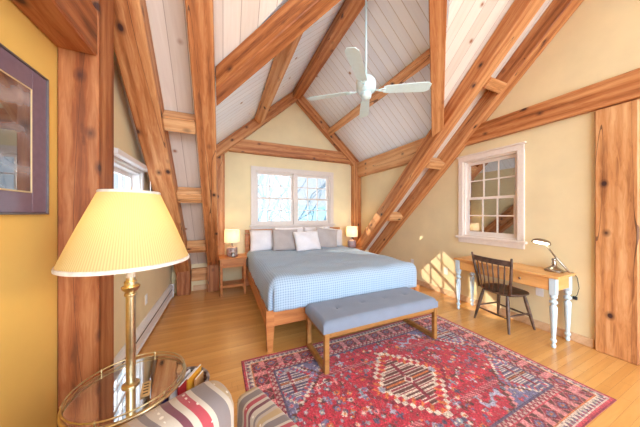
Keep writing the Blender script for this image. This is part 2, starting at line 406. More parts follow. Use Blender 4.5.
# ------------------------------------------------------------ windows
def window(name, W, H, mat_pane, cols, units, casing=.09, cap=True, paint='trim_backlit'):
    """built in local coordinates: x across (0..W), z up (0..H), room side is -y; opening in the wall plane y=0"""
    root = bpy.data.objects.new(name, None); COL.objects.link(root); struct(root)
    c = casing; bm = bmesh.new()
    box(bm, -c, 0, -.022, .0, -.0, H+c*.6, .004); box(bm, W, W+c, -.022, .0, -.0, H+c*.6, .004)
    box(bm, -c, W+c, -.024, .0, H, H+c, .004)
    if cap: box(bm, -c-.02, W+c+.02, -.045, .0, H+c, H+c+.022, .004)
    obj('casing', bm, paint, root)
    bm = bmesh.new(); box(bm, -c-.03, W+c+.03, -.055, .0, -.035, 0, .006); box(bm, -c, W+c, -.024, .0, -.035-.07, -.035, .004)
    obj('sill', bm, paint, root)
    bm = bmesh.new(); box(bm, 0, .018, 0, .11, 0, H); box(bm, W-.018, W, 0, .11, 0, H); box(bm, .018, W-.018, 0, .11, H-.018, H); box(bm, .018, W-.018, 0, .11, 0, .02)
    obj('jamb', bm, paint, root)
    mull = .07; uw = (W-.036-mull*(units-1))/units
    for u in range(units):
        x0 = .018+u*(uw+mull)
        if u: obj('mullion', B(x0-mull, x0, -.012, .11, 0.0, H), paint, root)
        zm = .02+(H-.038)/2
        for k, (z0, z1, y) in enumerate(((.02, zm+.015, .035), (zm-.015, H-.018, .065))):
            st = .045; bm = bmesh.new()
            box(bm, x0, x0+st, y, y+.03, z0, z1); box(bm, x0+uw-st, x0+uw, y, y+.03, z0, z1)
            box(bm, x0+st, x0+uw-st, y, y+.03, z0, z0+(.06 if k == 0 else .035)); box(bm, x0+st, x0+uw-st, y, y+.03, z1-(.035 if k == 0 else .045), z1)
            sa = obj('sash', bm, paint, root)
            gx0, gx1, gz0, gz1 = x0+st, x0+uw-st, z0+(.06 if k == 0 else .035), z1-(.035 if k == 0 else .045)
            bm = bmesh.new(); t = .009
            for i in range(1, cols):
                xx = gx0+(gx1-gx0)*i/cols; box(bm, xx-t, xx+t, y+.004, y+.026, gz0, gz1)
            zz = (gz0+gz1)/2
            for i in range(cols):
                a = gx0+(gx1-gx0)*i/cols+(t if i else 0); b = gx0+(gx1-gx0)*(i+1)/cols-(t if i < cols-1 else 0)
                box(bm, a, b, y+.004, y+.026, zz-t, zz+t)
            obj('muntins', bm, paint, sa)
            obj('pane', B(gx0, gx1, y+.012, y+.016, gz0, gz1), mat_pane, sa)
    return root
w1 = window('window_1', WB[1]-WB[0], WB[3]-WB[2], 'pane', 3, 2, casing=.085, cap=False); w1.location = (WB[0], YB, WB[2])
w2 = window('window_2', WL[1]-WL[0], WL[3]-WL[2], 'pane', 3, 1, casing=.06, paint='heater'); w2.location = (XL, WL[0], WL[2]); w2.rotation_euler = (0, 0, PI/2)
w3 = window('window_3', WR[1]-WR[0], WR[3]-WR[2], 'pane_night', 3, 1, casing=.075, paint='winwhite'); w3.location = (XR, WR[1], WR[2]); w3.rotation_euler = (0, 0, -PI/2)
# dark box added behind the right-hand window so its glass mirrors the room
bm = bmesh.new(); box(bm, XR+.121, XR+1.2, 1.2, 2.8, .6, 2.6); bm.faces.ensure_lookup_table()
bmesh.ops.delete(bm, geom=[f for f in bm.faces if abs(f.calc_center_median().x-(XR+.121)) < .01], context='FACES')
struct(obj('window_dark_box', bm, 'dark'))

# ------------------------------------------------------------ baseboards, heater
struct(obj('baseboard_right', B(XR-.016, XR, .96, YB, 0, .095, .004), 'basewood'))
struct(obj('baseboard_right_near', B(XR-.016, XR, YN, .67, 0, .095, .004), 'basewood'))
struct(obj('baseboard_knee_left', B(-.50, -.26, YB-.016, YB, 0, .10, .004), 'basewood'))
struct(obj('baseboard_back', B(.07, 2.85, YB-.016, YB, 0, .10, .004), 'basewood'))
h = thing('baseboard_heater', 'long white baseboard heater along the left wall', 'heater', (XL, 0, 0))
bm = bmesh.new()
prof = [(.0, .03), (.0, .215), (.02, .215), (.055, .19), (.058, .17), (.05, .17), (.05, .05), (.06, .045), (.06, .03)]
y0, y1 = 1.93, 4.42
a = [bm.verts.new((x, y0, z)) for x, z in prof]; b = [bm.verts.new((x, y1, z)) for x, z in prof]
bm.faces.new(a); bm.faces.new(b[::-1])
for i in range(len(prof)): bm.faces.new((a[i], a[(i+1) % len(prof)], b[(i+1) % len(prof)], b[i]))
obj('cover', bm, 'heater', h)
obj('damper_slot', B(.050, .0525, y0+.03, y1-.05, .145, .160), 'dark', h)
obj('end_cap', B(0, .064, y1, y1+.05, .0, .22, .004), 'heater', h)
obj('end_cap', B(0, .064, y0-.05, y0, .0, .22, .004), 'heater', h)

# ------------------------------------------------------------ the timber frame
RM = lambda x, y, c=(CB+CU)/2: (x, y, c-m*y)
hr = (CB-CU)/math.sqrt(1+m*m)
def rafter(x0, x1, ya, yb, label, cuts=None):
    return beam('rafter', RM((x0+x1)/2, ya), RM((x0+x1)/2, yb), x1-x0, hr-.004, (1, 0, 0), 'timber', label, 'rafter', cuts=cuts)
vert_cut = [((0, YB-.02, 0), (0, 1, 0))]
rafter(-.75, -.53, 4.75, .05, 'massive sloping rafter beside the left wall window, behind the yellow floor lamp', cuts=vert_cut)
rafter(-.25, -.07, 4.42, .05, 'sloping rafter ending in the air just left of the left nightstand')
rafter(2.86, 3.05, 4.75, .05, 'sloping rafter crossing in front of the right bedside lamp, free of the right wall', cuts=vert_cut)
rafter(3.39, 3.575, 4.75, .05, 'dark sloping rafter lying tight against the right wall above its window', cuts=vert_cut)
# blocks between the two right rafters
for y, lab in ((1.74, 'short wooden block between the two right rafters, the highest one'), (2.62, 'short wooden block between the two right rafters, the middle one'), (3.55, 'short wooden block between the two right rafters, the lowest one')):
    beam('blocking', (3.052, y, CU+.085-m*y), (3.388, y, CU+.085-m*y), .13, .16, (0, -1, m), 'timber_pale', lab, 'block')
# purlins between the two left rafters
for y, lab, c in ((2.60, 'horizontal purlin between the two left rafters, the uppermost', .14), (3.30, 'horizontal purlin between the two left rafters, the middle one', .14), (4.10, 'horizontal purlin between the two left rafters, the lowest', .14)):
    beam('purlin', (-.529, y, CU+c-m*y), (-.251, y, CU+c-m*y), .15, .15, (0, -1, m), 'timber_pale', lab, 'beam')
tag(obj('timber_sill', B(-.52, -.255, YB-.10, YB-.001, .20, .42, .006), 'timber_pale'), 'wide pale timber set in the low wall between the two left knee posts', 'beam')
beam('knee_post', (-.63, 4.545, 0), (-.63, 4.545, .42), .2, .2, (1, 0, 0), 'timber_shaded', 'short knee post on the floor under the big rafter at the left wall', 'post')
beam('knee_post', (-.16, 4.545, 0), (-.16, 4.545, .55), .2, .2, (1, 0, 0), 'timber_shaded', 'short knee post on the floor just left of the left nightstand', 'post')
beam('timber_post', (-.742, 1.775, 0), (-.742, 1.775, 3.04), .172, .205, (1, 0, 0), 'timber_shaded', 'tall timber post at the left wall behind the yellow floor lamp', 'post')
beam('timber_post', (3.585, .815, 0), (3.585, .815, 2.49), .10, .265, (1, 0, 0), 'timber_pale', 'cracked timber post at the right wall at the right edge of the picture', 'post')
beam('girt', (-.742, 1.67, 2.45), (-.742, -2.4, 2.45), .17, .26, (1, 0, 0), 'timber_shaded', 'horizontal girt over the framed picture on the left wall', 'beam')
beam('girt', (3.545, 2.36, 2.63), (3.545, -2.4, 2.63), .08, .265, (1, 0, 0), 'timber', 'horizontal girt along the right wall above the window and the post', 'beam', cuts=[((0, 0, CU), (0, m, 1))])
# valleys
def valley(sgn, label):
    x0 = XC+sgn*1.62
    f = lambda q, dz: (x0-sgn*q, (CB-zd(x0-sgn*q))/m, zd(x0-sgn*q)-dz)
    beam('valley_rafter', f(.0, .105), f(1.75, .105), .15, .20, (DS/m, -sgn, 0), 'timber', label, 'rafter', cuts=[((XC+sgn*.03, 0, 0), (-sgn, 0, 0)), ((XC+(1.60 if sgn > 0 else -1.51), 0, 0), (sgn, 0, 0))])
valley(-1, 'broad valley rafter rising from the left rafter to the ridge over the bed')
valley(1, 'upright looking valley rafter right of the ceiling fan')
# dormer
tag(beam('ridge_beam', (XC, YB-.001, ZA-.135), (XC, YA+.22, ZA-.135), .17, .20, (1, 0, 0), 'timber'), 'ridge beam running up from the gable peak above the bed', 'beam')
def gable_rafter(sgn, label):
    a = Vector((XC+sgn*1.8, YB-.07, zd(XC+sgn*1.8))); b = Vector((XC, YB-.07, ZA)); off = Vector((-sgn*DS, 0, -1)).normalized()*.096
    beam('gable_rafter', a+off, b+off+(b-a).normalized()*.1, .13, .185, (0, 1, 0), 'timber', label, 'rafter', cuts=[((XC, 0, 0), (-sgn, 0, 0)), ((XC+sgn*1.60, 0, 0), (sgn, 0, 0))])
gable_rafter(-1, 'left slanting rafter of the gable over the bed window')
gable_rafter(1, 'right slanting rafter of the gable over the bed window')
beam('tie_beam', (.10, YB-.062, 2.745), (2.82, YB-.062, 2.745), .12, .25, (0, 1, 0), 'timber', 'horizontal tie beam above the bed window', 'beam', cuts=[((XC, 0, ZA-.258), (DS, 0, 1)), ((XC, 0, ZA-.258), (-DS, 0, 1))])
beam('corner_post', (-.10, YB-.03, .56), (-.10, YB-.03, 2.62), .26, .055, (1, 0, 0), 'timber', 'slim corner post at the left end of the back wall behind the bedside lamp', 'post')
beam('corner_post', (2.975, YB-.075, 0), (2.975, YB-.075, 2.66), .20, .145, (1, 0, 0), 'timber', 'corner post at the right end of the back wall behind the bedside lamp', 'post')
beam('wall_plate', (3.02, YB-.15, 2.475), (3.02, 2.30, 2.475), .11, .34, (1, 0, 0), 'timber_pale', 'horizontal plate along the foot of the right sloping ceiling', 'beam', cuts=[((0, 0, CB-.02), (0, -m, -1))])
beam('dormer_purlin', (.66, YB-.14, zd(.66)-.11), (.66, 1.75, zd(.66)-.11), .13, .15, (1, 0, 1), 'timber_pale', 'knotty purlin under the left slope of the bed ceiling', 'beam')
beam('dormer_purlin', (2.24, YB-.14, zd(2.24)-.11), (2.24, 1.80, zd(2.24)-.11), .13, .15, (1, 0, -1), 'timber_pale', 'purlin with a long crack behind the ceiling fan under the right slope', 'beam')

# ------------------------------------------------------------ window headrail and framed picture on the left wall
o = tag(obj('blind_headrail', B(XL+.024, XL+.085, 2.2, 3.06, 1.885, 1.93, .004), 'heater'), 'white blind headrail mounted over the left wall window', 'blind')
obj('pull_cord', T([(XL+.08, 3.05, 1.89), (XL+.08, 3.05, 1.55)], .004, 6), 'plastic', o)
pc = thing('framed_picture', 'large framed picture with plum mat on the golden left wall', 'picture', (XL, 0, 0))
py0, py1, pz0, pz1 = .62, 1.585, 1.415, 2.10
def rect_frame(bm, x0, x1, y0, y1, z0, z1, t):
    box(bm, x0, x1, y0, y0+t, z0, z1, .002); box(bm, x0, x1, y1-t, y1, z0, z1, .002)
    box(bm, x0, x1, y0+t, y1-t, z0, z0+t, .002); box(bm, x0, x1, y0+t, y1-t, z1-t, z1, .002); return bm
obj('frame', rect_frame(bmesh.new(), .004, .02, py0, py1, pz0, pz1, .009), 'silver_frame', pc)
obj('mat_board', rect_frame(bmesh.new(), .006, .014, py0+.009, py1-.009, pz0+.009, pz1-.009, .091), 'mat_purple', pc)
obj('fillet', rect_frame(bmesh.new(), .006, .015, py0+.10, py1-.10, pz0+.10, pz1-.10, .007), 'gold_line', pc)
obj('print', B(.006, .0125, py0+.107, py1-.107, pz0+.107, pz1-.107), 'art', pc)

# ------------------------------------------------------------ outlets
def outlet(loc, label, rz=0, n=2):
    t = thing('wall_outlet', label, 'outlet', loc, rz, 'wall outlets')
    obj('cover_plate', B(-.006, 0, -.038, .038, -.06, .06, .003), 'plastic', t)
    for z in (-.025, .025): obj('socket', B(-.009, -.006, -.016, .016, z-.014, z+.014, .002), 'plastic', t)
outlet((XR, 3.40, .42), 'white outlet plate low on the right wall, nearest the bed')
outlet((XR, 2.65, .41), 'white outlet plate low on the right wall in the sun patch')
outlet((XR, 1.40, .46), 'white outlet plate under the near end of the desk')
outlet((XL, 3.20, .41), 'white outlet plate low on the left wall above the heater', PI)

# ------------------------------------------------------------ bed
bed = thing('bed_frame', 'wooden platform bed with low panelled headboard under the window', 'bed', (1.45, 2.25, 0))
hw = 1.05
obj('footboard', B(-hw+.075, hw-.075, .02, .06, .255, .415, .006), 'cherry', bed)
for s in (-1, 1):
    bm = bmesh.new()          # foot post: square, taper to the foot
    x = s*(hw-.04); 
    for (z0, z1, a, b) in ((0, .25, .024, .04), (.25, .43, .04, .04)):
        vs = [bm.verts.new((x+i*r, .04+j*r, z)) for z, r in ((z0, a), (z1, b)) for i, j in ((-1,-1),(1,-1),(1,1),(-1,1))]
        for f in ((3,2,1,0),(4,5,6,7),(0,1,5,4),(1,2,6,5),(2,3,7,6),(3,0,4,7)): bm.faces.new([vs[k] for k in f])
    obj('leg', bm, 'cherry', bed)
    obj('leg', B(x-.04, x+.04, 2.28, 2.34, 0, 1.02, .006), 'cherry', bed)
    sr = obj('side_rail', B(-1.10, 1.10, -.018, .018, -.085, .085, .005), 'cherry', bed); sr.location = (x+s*.018, 1.18, .335); sr.rotation_euler = (0, 0, PI/2)
bm = bmesh.new(); box(bm, -hw+.08, hw-.08, 2.30, 2.33, .35, 1.04, .004)
hb = obj('headboard', bm, 'cherry', bed)
bm = bmesh.new(); box(bm, -hw, hw, 2.27, 2.345, 1.04, 1.10, .008); obj('top_rail', bm, 'cherry', hb)
for x in (-.35, .35): obj('stile', B(x-.04, x+.04, 2.285, 2.30, .40, 1.04, .003), 'cherry', hb)

def coverlet():
    bm = bmesh.new(); uv = bm.loops.layers.uv.new('UVMap')
    x0, x1, y0, y1 = .425, 2.475, 2.215, 4.50; top = .745; bot = .425; r = .11
    nx, ny = 84, 92
    W, L = x1-x0, y1-y0; drop = top-bot
    # parameter sheet: u across, v along; overhang folded down the sides and foot
    def fold(t, span, both=True):
        # t distance along the cloth from centre; returns (pos, down)
        h = span/2; a = abs(t); s = 1 if t >= 0 else -1; e = h-r
        if a <= e: return t, 0
        q = (a-e)/r
        if q < PI/2: return s*(e+r*math.sin(q)), r*(1-math.cos(q))
        return s*h, r+(a-e-r*PI/2)
    tot = W/2-r+r*PI/2+drop-r
    us = [(-1+2*i/nx)*tot for i in range(nx+1)]
    vlen = L-r+r*PI/2+drop-r
    vs_ = [i/ny*vlen for i in range(ny+1)]   # from the head to the foot
    grid = []
    rnd = random.Random(3)
    def nz(a, b): return math.sin(a*5.1+1.3*math.sin(b*3.3))*math.sin(b*4.3+.8*math.sin(a*2.7))
    for v in vs_:
        row = []
        e = L-r
        if v <= e: py, dv = v, 0
        else:
            q = (v-e)/r
            if q < PI/2: py, dv = e+r*math.sin(q), r*(1-math.cos(q))
            else: py, dv = L, r+(v-e-r*PI/2)
        for u in us:
            px, du = fold(u, W)
            d = max(du, dv) if min(du, dv) < r else max(du, dv)
            z = top-min(d+ (min(du, dv) if min(du, dv) < r else r)*.35, drop)
            x = (x0+x1)/2+px; y = y1-py
            # corners: pull rounded
            if du > 0 and dv > 0:
                k = min(1, min(du, dv)/r); x -= math.copysign(.055*k, u); y += .055*k
            flat = 1 if d < .02 else .35
            z += flat*(.012*nz(x, y)+.006*nz(x*2.3+1, y*2.9)) - .03*max(0, (y-3.0)/1.5)*(d < .3)
            if d > r:
                wv = .010*math.sin((x+y)*17)+.006*math.sin((x-y)*31+2); 
                if du >= dv: x += math.copysign(abs(wv), u)*.8
                else: y -= abs(wv)*.8
            row.append(bm.verts.new((x, y, z)))
        grid.append(row)
    for j in range(ny):
        for i in range(nx):
            f = bm.faces.new((grid[j][i], grid[j][i+1], grid[j+1][i+1], grid[j+1][i])); f.smooth = True
            for lp, (a, b) in zip(f.loops, ((i, j), (i+1, j), (i+1, j+1), (i, j+1))): lp[uv].uv = (us[a]+5, vs_[b])
    return bm
cv = tag(obj('coverlet', coverlet(), 'coverlet', None, True), 'pale blue checked coverlet spread over the bed', 'bedspread')
md = cv.modifiers.new('thick', 'SOLIDIFY'); md.thickness = .012; md.offset = -1

def pillow(label, c, wdt, hgt, th, tilt, rz, mat, roll=0, pinch=.10):
    bm = bmesh.new(); n = 22; vv = {}
    for side in (1, -1):
        for j in range(n+1):
            for i in range(n+1):
                a, b = -1+2*i/n, -1+2*j/n
                edge = abs(a) == 1 or abs(b) == 1
                if edge and side == -1: vv[side, i, j] = vv[1, i, j]; continue
                k = ((1-abs(a)**2.6)*(1-abs(b)**2.6))**.42
                sx = 1-pinch*(1-b*b)*0.35*abs(a); sz = 1-pinch*(1-a*a)*.5*abs(b)
                bl = .012*math.sin(a*4+b*3+wdt*9)*k
                vv[side, i, j] = bm.verts.new((a*wdt/2*sx, side*(th/2*k)+bl, b*hgt/2*sz+hgt/2*0))
        for j in range(n):
            for i in range(n): bm.faces.new([vv[side, i, j], vv[side, i+1, j], vv[side, i+1, j+1], vv[side, i, j+1]][::side])
    o = obj('pillow', bm, mat, None, True); o.location = c; o.rotation_euler = (-tilt, roll, rz)
    return tag(o, label, 'pillow', 'pillows on the bed')
t_ = math.radians(14)
pillow('white pillow standing at the left end of the headboard', (.80, 4.34, .90), .68, .42, .17, t_, 0, 'pillow_white')
pillow('white pillow mostly hidden behind the small white square pillow, left of centre', (1.28, 4.42, .925), .62, .42, .14, t_, .03, 'pillow_white')
pillow('white pillow mostly hidden behind the right taupe pillow', (1.88, 4.41, .925), .62, .42, .14, t_, -.03, 'pillow_white')
pillow('white pillow leaning at the right end of the headboard', (2.19, 4.30, .90), .52, .42, .15, t_*1.2, .1, 'pillow_plaid', .18)
pillow('left of the two square taupe pillows', (1.11, 4.17, .91), .52, .43, .16, t_*1.3, .02, 'pillow_grey', .03)
pillow('right of the two square taupe pillows', (1.97, 4.15, .905), .50, .43, .16, t_*1.3, -.08, 'pillow_grey', .16)
pillow('small white square pillow in front at the middle of the bed', (1.50, 4.02, .89), .52, .40, .16, t_*1.8, .05, 'pillow_white', -.03)

# ------------------------------------------------------------ nightstands, bedside lamps, clock
def nightstand(loc, label, wdt):
    t = thing('nightstand', label, 'nightstand', loc, 0, 'bedside nightstands'); w2, d = wdt/2, .38
    obj('top', B(-w2-.02, w2+.02, -d/2-.02, d/2, .625, .65, .005), 'cherry', t)
    for sx in (-1, 1):
        for sy in (-1, 1):
            x, y = sx*(w2-.02), sy*(d/2-.022)
            obj('leg', B(x-.02, x+.02, y-.02, y+.02, 0, .625, .003), 'cherry', t)
    bm = bmesh.new(); box(bm, -w2+.0405, w2-.0405, -d/2+.008, -d/2+.024, .485, .624); box(bm, -w2+.0405, w2-.0405, d/2-.03, d/2-.014, .485, .624)
    for s in (-1, 1): x = s*(w2-.02); box(bm, x-.008, x+.008, -d/2+.043, d/2-.043, .485, .624)
    obj('apron', bm, 'cherry', t)
    obj('shelf', B(-w2+.005, w2-.005, -d/2+.043, d/2-.043, .15, .17, .003), 'cherry', t)
    bm = bmesh.new(); box(bm, -w2+.0405, w2-.0405, -d/2+.01, -d/2+.03, .14, .18); obj('shelf_rail', bm, 'cherry', t)
    return t
nightstand((.165, 4.30, 0), 'slim wooden nightstand with open shelf left of the bed', .42)
nightstand((2.685, 4.33, 0), 'wooden nightstand mostly hidden behind the right side of the bed', .30)

def base_mat(name, c1, c2):
    t = NT(name); v = t.coord(rnd=False); nz = t.noise(v, 18, 3, .6, 1); t.base(t.ramp(nz, [(.35, c1), (.65, c2)])); t.set(Roughness=.3); return t.m
M['ceramic_grey'] = base_mat('mottled_grey_ceramic', (130, 104, 98), (188, 168, 160))
M['ceramic_mauve'] = base_mat('mauve_ceramic', (142, 118, 122), (172, 150, 152))
def bedside_lamp(loc, label, shade_r, mat, energy):
    t = thing('table_lamp', label, 'lamp', loc, 0, 'bedside lamps')
    bm = bmesh.new(); lathe(bm, [(.085, 0), (.092, .01), (.095, .06), (.094, .13), (.085, .155), (.03, .165), (.022, .18)], 32); obj('base', bm, mat, t, True, 50)
    bm = bmesh.new(); lathe(bm, [(.012, .18), (.012, .27), (.02, .275), (.02, .31), (.008, .312)], 16); obj('stem', bm, 'nickel', t, True, 40)
    bm = bmesh.new(); s = shade_r
    lathe(bm, [(s, .245), (s*.96, .47)], 48, cap=False); o = obj('shade', bm, 'shade_cream', t, True)
    for r, z in ((s, .247), (s*.96, .468)):
        obj('shade_rim', T([(r*math.cos(2*PI*i/40), r*math.sin(2*PI*i/40), z) for i in range(40)], .004, 6, True), 'shade_trim', o)
    ld = bpy.data.lights.new('bulb_light', 'POINT'); ld.energy = energy; ld.shadow_soft_size = .035; ld.color = (1.0, .74, .42)
    l = bpy.data.objects.new('bulb_light', ld); COL.objects.link(l); l.parent = t; l.location = (0, 0, .36)
    return t
bedside_lamp((.15, 4.33, .651), 'lit cream drum lamp on the left nightstand', .132, 'ceramic_grey', .95)
bedside_lamp((2.70, 4.33, .651), 'lit cream drum lamp on the right nightstand', .132, 'ceramic_mauve', .95)
ck = thing('alarm_clock', 'small dark twin bell alarm clock in front of the left bedside lamp', 'clock', (.165, 4.17, .651)); ck.scale = (.72,)*3
def disc_y(bm, r, y0, y1, z, x=0, seg=24):
    a = [bm.verts.new((x+r*math.cos(2*PI*i/seg), y0, z+r*math.sin(2*PI*i/seg))) for i in range(seg)]
    b = [bm.verts.new((v.co.x, y1, v.co.z)) for v in a]
    bm.faces.new(a); bm.faces.new(b[::-1])
    for i in range(seg): bm.faces.new((a[i], a[(i+1) % seg], b[(i+1) % seg], b[i]))
    return bm
obj('case', disc_y(bmesh.new(), .042, -.02, .02, .055), 'black', ck)
obj('dial', disc_y(bmesh.new(), .033, -.0225, -.0201, .055), 'nickel', ck)
for s in (-1, 1):
    bm = bmesh.new(); bmesh.ops.create_uvsphere(bm, u_segments=14, v_segments=8, radius=.02, matrix=Matrix.Translation((s*.026, 0, .104))); obj('bell', bm, 'nickel', ck, True)
    obj('foot', T([(s*.022, 0, .02), (s*.032, 0, 0)], .005, 8), 'black', ck)

# ------------------------------------------------------------ bench
bn = thing('bench', 'long slate blue upholstered bench with wooden sled legs at the foot of the bed', 'bench', (1.51, 1.975, .011))
bw, bd = .71, .235
def cushion():
    bm = bmesh.new(); nx, ny = 60, 22; z0, z1 = .352, .452; r = .035
    tops = {}; bots = {}
    but = [(-.45, 0), (-.15, 0), (.15, 0), (.45, 0)]
    def rr(a): return math.copysign(min(1, abs(a))**1, a)
    for j in range(ny+1):
        for i in range(nx+1):
            a, b = -1+2*i/nx, -1+2*j/ny
            # ease the sampling towards the rounded edges
            x = math.sin(a*PI/2)*bw if abs(a) > .0 else 0; y = math.sin(b*PI/2)*bd
            x = a*bw; y = b*bd
            ex = max(0, abs(x)-(bw-r)); ey = max(0, abs(y)-(bd-r)); e = min(r, math.hypot(ex, ey))
            z = z1-r+math.sqrt(max(0, r*r-e*e)) + .016*(1-a*a)*(1-b*b)
            for (bx, by) in but:
                dd = math.hypot(x-bx, y-by); z -= .016*math.exp(-(dd/.028)**2)
            tops[i, j] = bm.verts.new((x, y, z))
    for j in range(ny):
        for i in range(nx): bm.faces.new((tops[i, j], tops[i+1, j], tops[i+1, j+1], tops[i, j+1]))
    ring = [(i, 0) for i in range(nx)]+[(nx, j) for j in range(ny)]+[(i, ny) for i in range(nx, 0, -1)]+[(0, j) for j in range(ny, 0, -1)]
    low = [bm.verts.new((tops[k].co.x, tops[k].co.y, z0)) for k in ring]
    n = len(ring)
    for k in range(n): bm.faces.new((tops[ring[k]], low[k], low[(k+1) % n], tops[ring[(k+1) % n]]))
    bm.faces.new(low)
    return bm
cu = obj('cushion', cushion(), 'bench_cloth', bn, True, 60)
for bx in (-.45, -.15, .15, .45):
    bm = bmesh.new(); bmesh.ops.create_uvsphere(bm, u_segments=12, v_segments=8, radius=.011, matrix=Matrix.Translation((bx, 0, .452)) @ Matrix.Diagonal((1, 1, .5, 1))); obj('button', bm, 'bench_cloth', cu, True)
for s in (-1, 1):
    x = s*(bw-.035)
    for sy in (-1, 1): obj('leg', B(x-.022, x+.022, sy*(bd-.02)-.02, sy*(bd-.02)+.02, 0, .35, .003), 'oak', bn)
    obj('floor_runner', B(x-.022, x+.022, -bd+.0405, bd-.0405, .0, .045, .003), 'oak', bn)
    obj('end_rail', B(x-.022, x+.022, -bd+.0405, bd-.0405, .31, .35, .003), 'oak', bn)
for sy in (-1, 1): obj('long_rail', B(-bw+.058, bw-.058, sy*(bd-.02)-.016, sy*(bd-.02)+.016, .31, .35, .003), 'oak', bn)

# ------------------------------------------------------------ rug: one flat knotted grid with a colour per knot
def rug():
    x0, x1, y0, y1 = .165, 2.735, .625, 2.225; cell = .0085
    nx, ny = int((x1-x0)/cell), int((y1-y0)/cell)
    RED, DRED, CRIM = (180, 46, 62), (132, 40, 54), (186, 64, 76); NAVY, BLUE, GREY = (88, 74, 98), (116, 108, 140), (160, 158, 176)
    CREAM, ORA, PINK, BRN, TEAL = (214, 196, 178), (206, 112, 60), (208, 130, 130), (96, 52, 48), (120, 140, 150)
    img = np.zeros((ny, nx, 3)); rs = np.random.RandomState(5)
    U, V = np.meshgrid((np.arange(nx)+.5)*cell, (np.arange(ny)+.5)*cell); W, H = nx*cell, ny*cell
    e = np.minimum(np.minimum(U, W-U), np.minimum(V, H-V))         # distance from the edge
    vert = np.minimum(U, W-U) < np.minimum(V, H-V)
    s = np.where(vert, V, U)                                        # running along the border
    p, q = np.abs(U-W/2), np.abs(V-H/2)
    img[:] = RED
    def put(mask, c): img[mask] = c
    # field: blue spandrels outside a stepped hexagon
    step = lambda a, k: np.floor(a/k)*k
    fw, fh = W/2-.26, H/2-.26
    hexd = step(p, .035)/fw + step(q, .035)/fh*.55
    sp = hexd > 1.02
    put(sp, BLUE); put((hexd > .998) & (hexd <= 1.02), PINK); put((hexd > .97) & (hexd <= .998), BRN)
    # vine lines in the field
    ln = (np.abs(((U*1.0+V*.6) % .34)-.17) < .006) & ~sp & (rs.rand(ny, nx) < .9); put(ln & (hexd < .9), BRN)
    # scattered motifs
    pal_f = [BLUE, CREAM, ORA, DRED, GREY, NAVY, PINK, BRN, TEAL]
    for k in range(2000):
        cx, cy = rs.rand()*W, rs.rand()*H; i, j = int(cx/cell), int(cy/cell)
        if not (0 <= i < nx and 0 <= j < ny) or e[j, i] < .26: continue
        insp = sp[j, i]; r = rs.choice([.008, .010, .014, .02]); ty = rs.randint(4)
        du, dv = U-cx, V-cy
        a = pal_f[rs.randint(len(pal_f))] if not insp else [RED, CREAM, ORA, NAVY, DRED, PINK][rs.randint(6)]
        b = [CREAM, ORA, NAVY, CRIM][rs.randint(4)]
        if ty == 0: d = np.abs(du)+np.abs(dv); put(d < r*1.3, a); put(d < r*.6, b)
        elif ty == 1: d = np.hypot(du, dv); put(d < r*1.1, a); put(d < r*.5, b)
        elif ty == 2: put(((np.abs(du) < r*1.8) & (np.abs(dv) < .006)) | ((np.abs(dv) < r*1.8) & (np.abs(du) < .006)), a)
        else: put(np.maximum(np.abs(du), np.abs(dv)) < r*.9, a); put(np.maximum(np.abs(du), np.abs(dv)) < r*.4, b)
    # striped combs and blue-grey animal figures
    for sx in (-1, 1):
        for sy in (-1, 1):
            cx, cy = W/2+sx*.45, H/2+sy*.33; du, dv = (U-cx), (V-cy)
            mk = (np.abs(du) < .24) & (np.abs(dv) < .022); put(mk, DRED); put(mk & ((du+dv) % .03 < .014), PINK)
            cx, cy = W/2+sx*.55-.12, H/2+sy*.42; du, dv = (U-cx), (V-cy)
            put((np.abs(dv-.03*np.sin(du*32)) < .014) & (np.abs(du) < .12), GREY)
            put((np.hypot(du-.11, dv-.03) < .022) | (np.hypot(du+.1, dv+.02) < .018), GREY)
    # medallions
    def medal(cx, cy, sc, white):
        a, b = np.abs(U-cx)/sc, np.abs(V-cy)/sc; k = (step(a, .038)+step(b, .038)*1.05)*.86
        put(k < .335, DRED if white else BRN); put(k < .318, CREAM); put(k < .298, RED if white else BLUE)
        tri = (k < .298) & (np.abs(((a-b) % .09)-.045) < .016); put(tri, ORA if white else CRIM)
        put(k < .235, CREAM if white else RED); put(k < .222, BRN if white else NAVY)
        bars = (k < .215) & (((V-cy)/sc % .058) < .034); put(bars, CREAM)
        bars2 = (k < .215) & (np.abs(((V-cy)/sc % .058)-.017) < .007); put(bars2, DRED if white else BLUE)
        put((b < .022) & (a < .25), BRN); put((b < .010) & (a < .24), ORA)
        put((a < .018) & (b < .20), DRED); put((a+b) < .045, CREAM); put((a+b) < .026, DRED)
        for sx_ in (-1, 1): put(np.abs((U-cx)/sc-sx_*.285)+b < .035, GREY)
    medal(W/2, H/2, 1.0, True)
    for sx in (-1, 1):
        for sy in (-1, 1): medal(W/2+sx*.92, H/2+sy*.36, .62, False)
    # borders from the outside in
    put(e < .262, NAVY)
    put(e < .25, (190, 160, 148)); zz = (s % .05)/.05; put((e < .25) & (e >= .205) & (np.abs((e-.205)/.045-np.abs(zz-.5)*2) < .28), DRED)
    put(e < .205, CRIM)
    put(e < .193, BRN); f = (s % .17)-.085; dia = np.abs(f)+np.abs(e-.135)*1.2
    put((e < .193) & (e >= .08) & (dia < .072), PINK); put((e < .193) & (e >= .08) & (dia < .062), DRED); put((e < .193) & (e >= .08) & (dia < .038), BLUE); put((e < .193) & (e >= .08) & (dia < .018), ORA)
    alt = (np.floor(s/.17) % 2 == 0); put((e < .193) & (e >= .08) & (np.abs(np.abs(f)-.072) < .01), PINK)
    put(e < .085, ORA); put(e < .077, (204, 184, 168)); tr = (s % .045)/.045
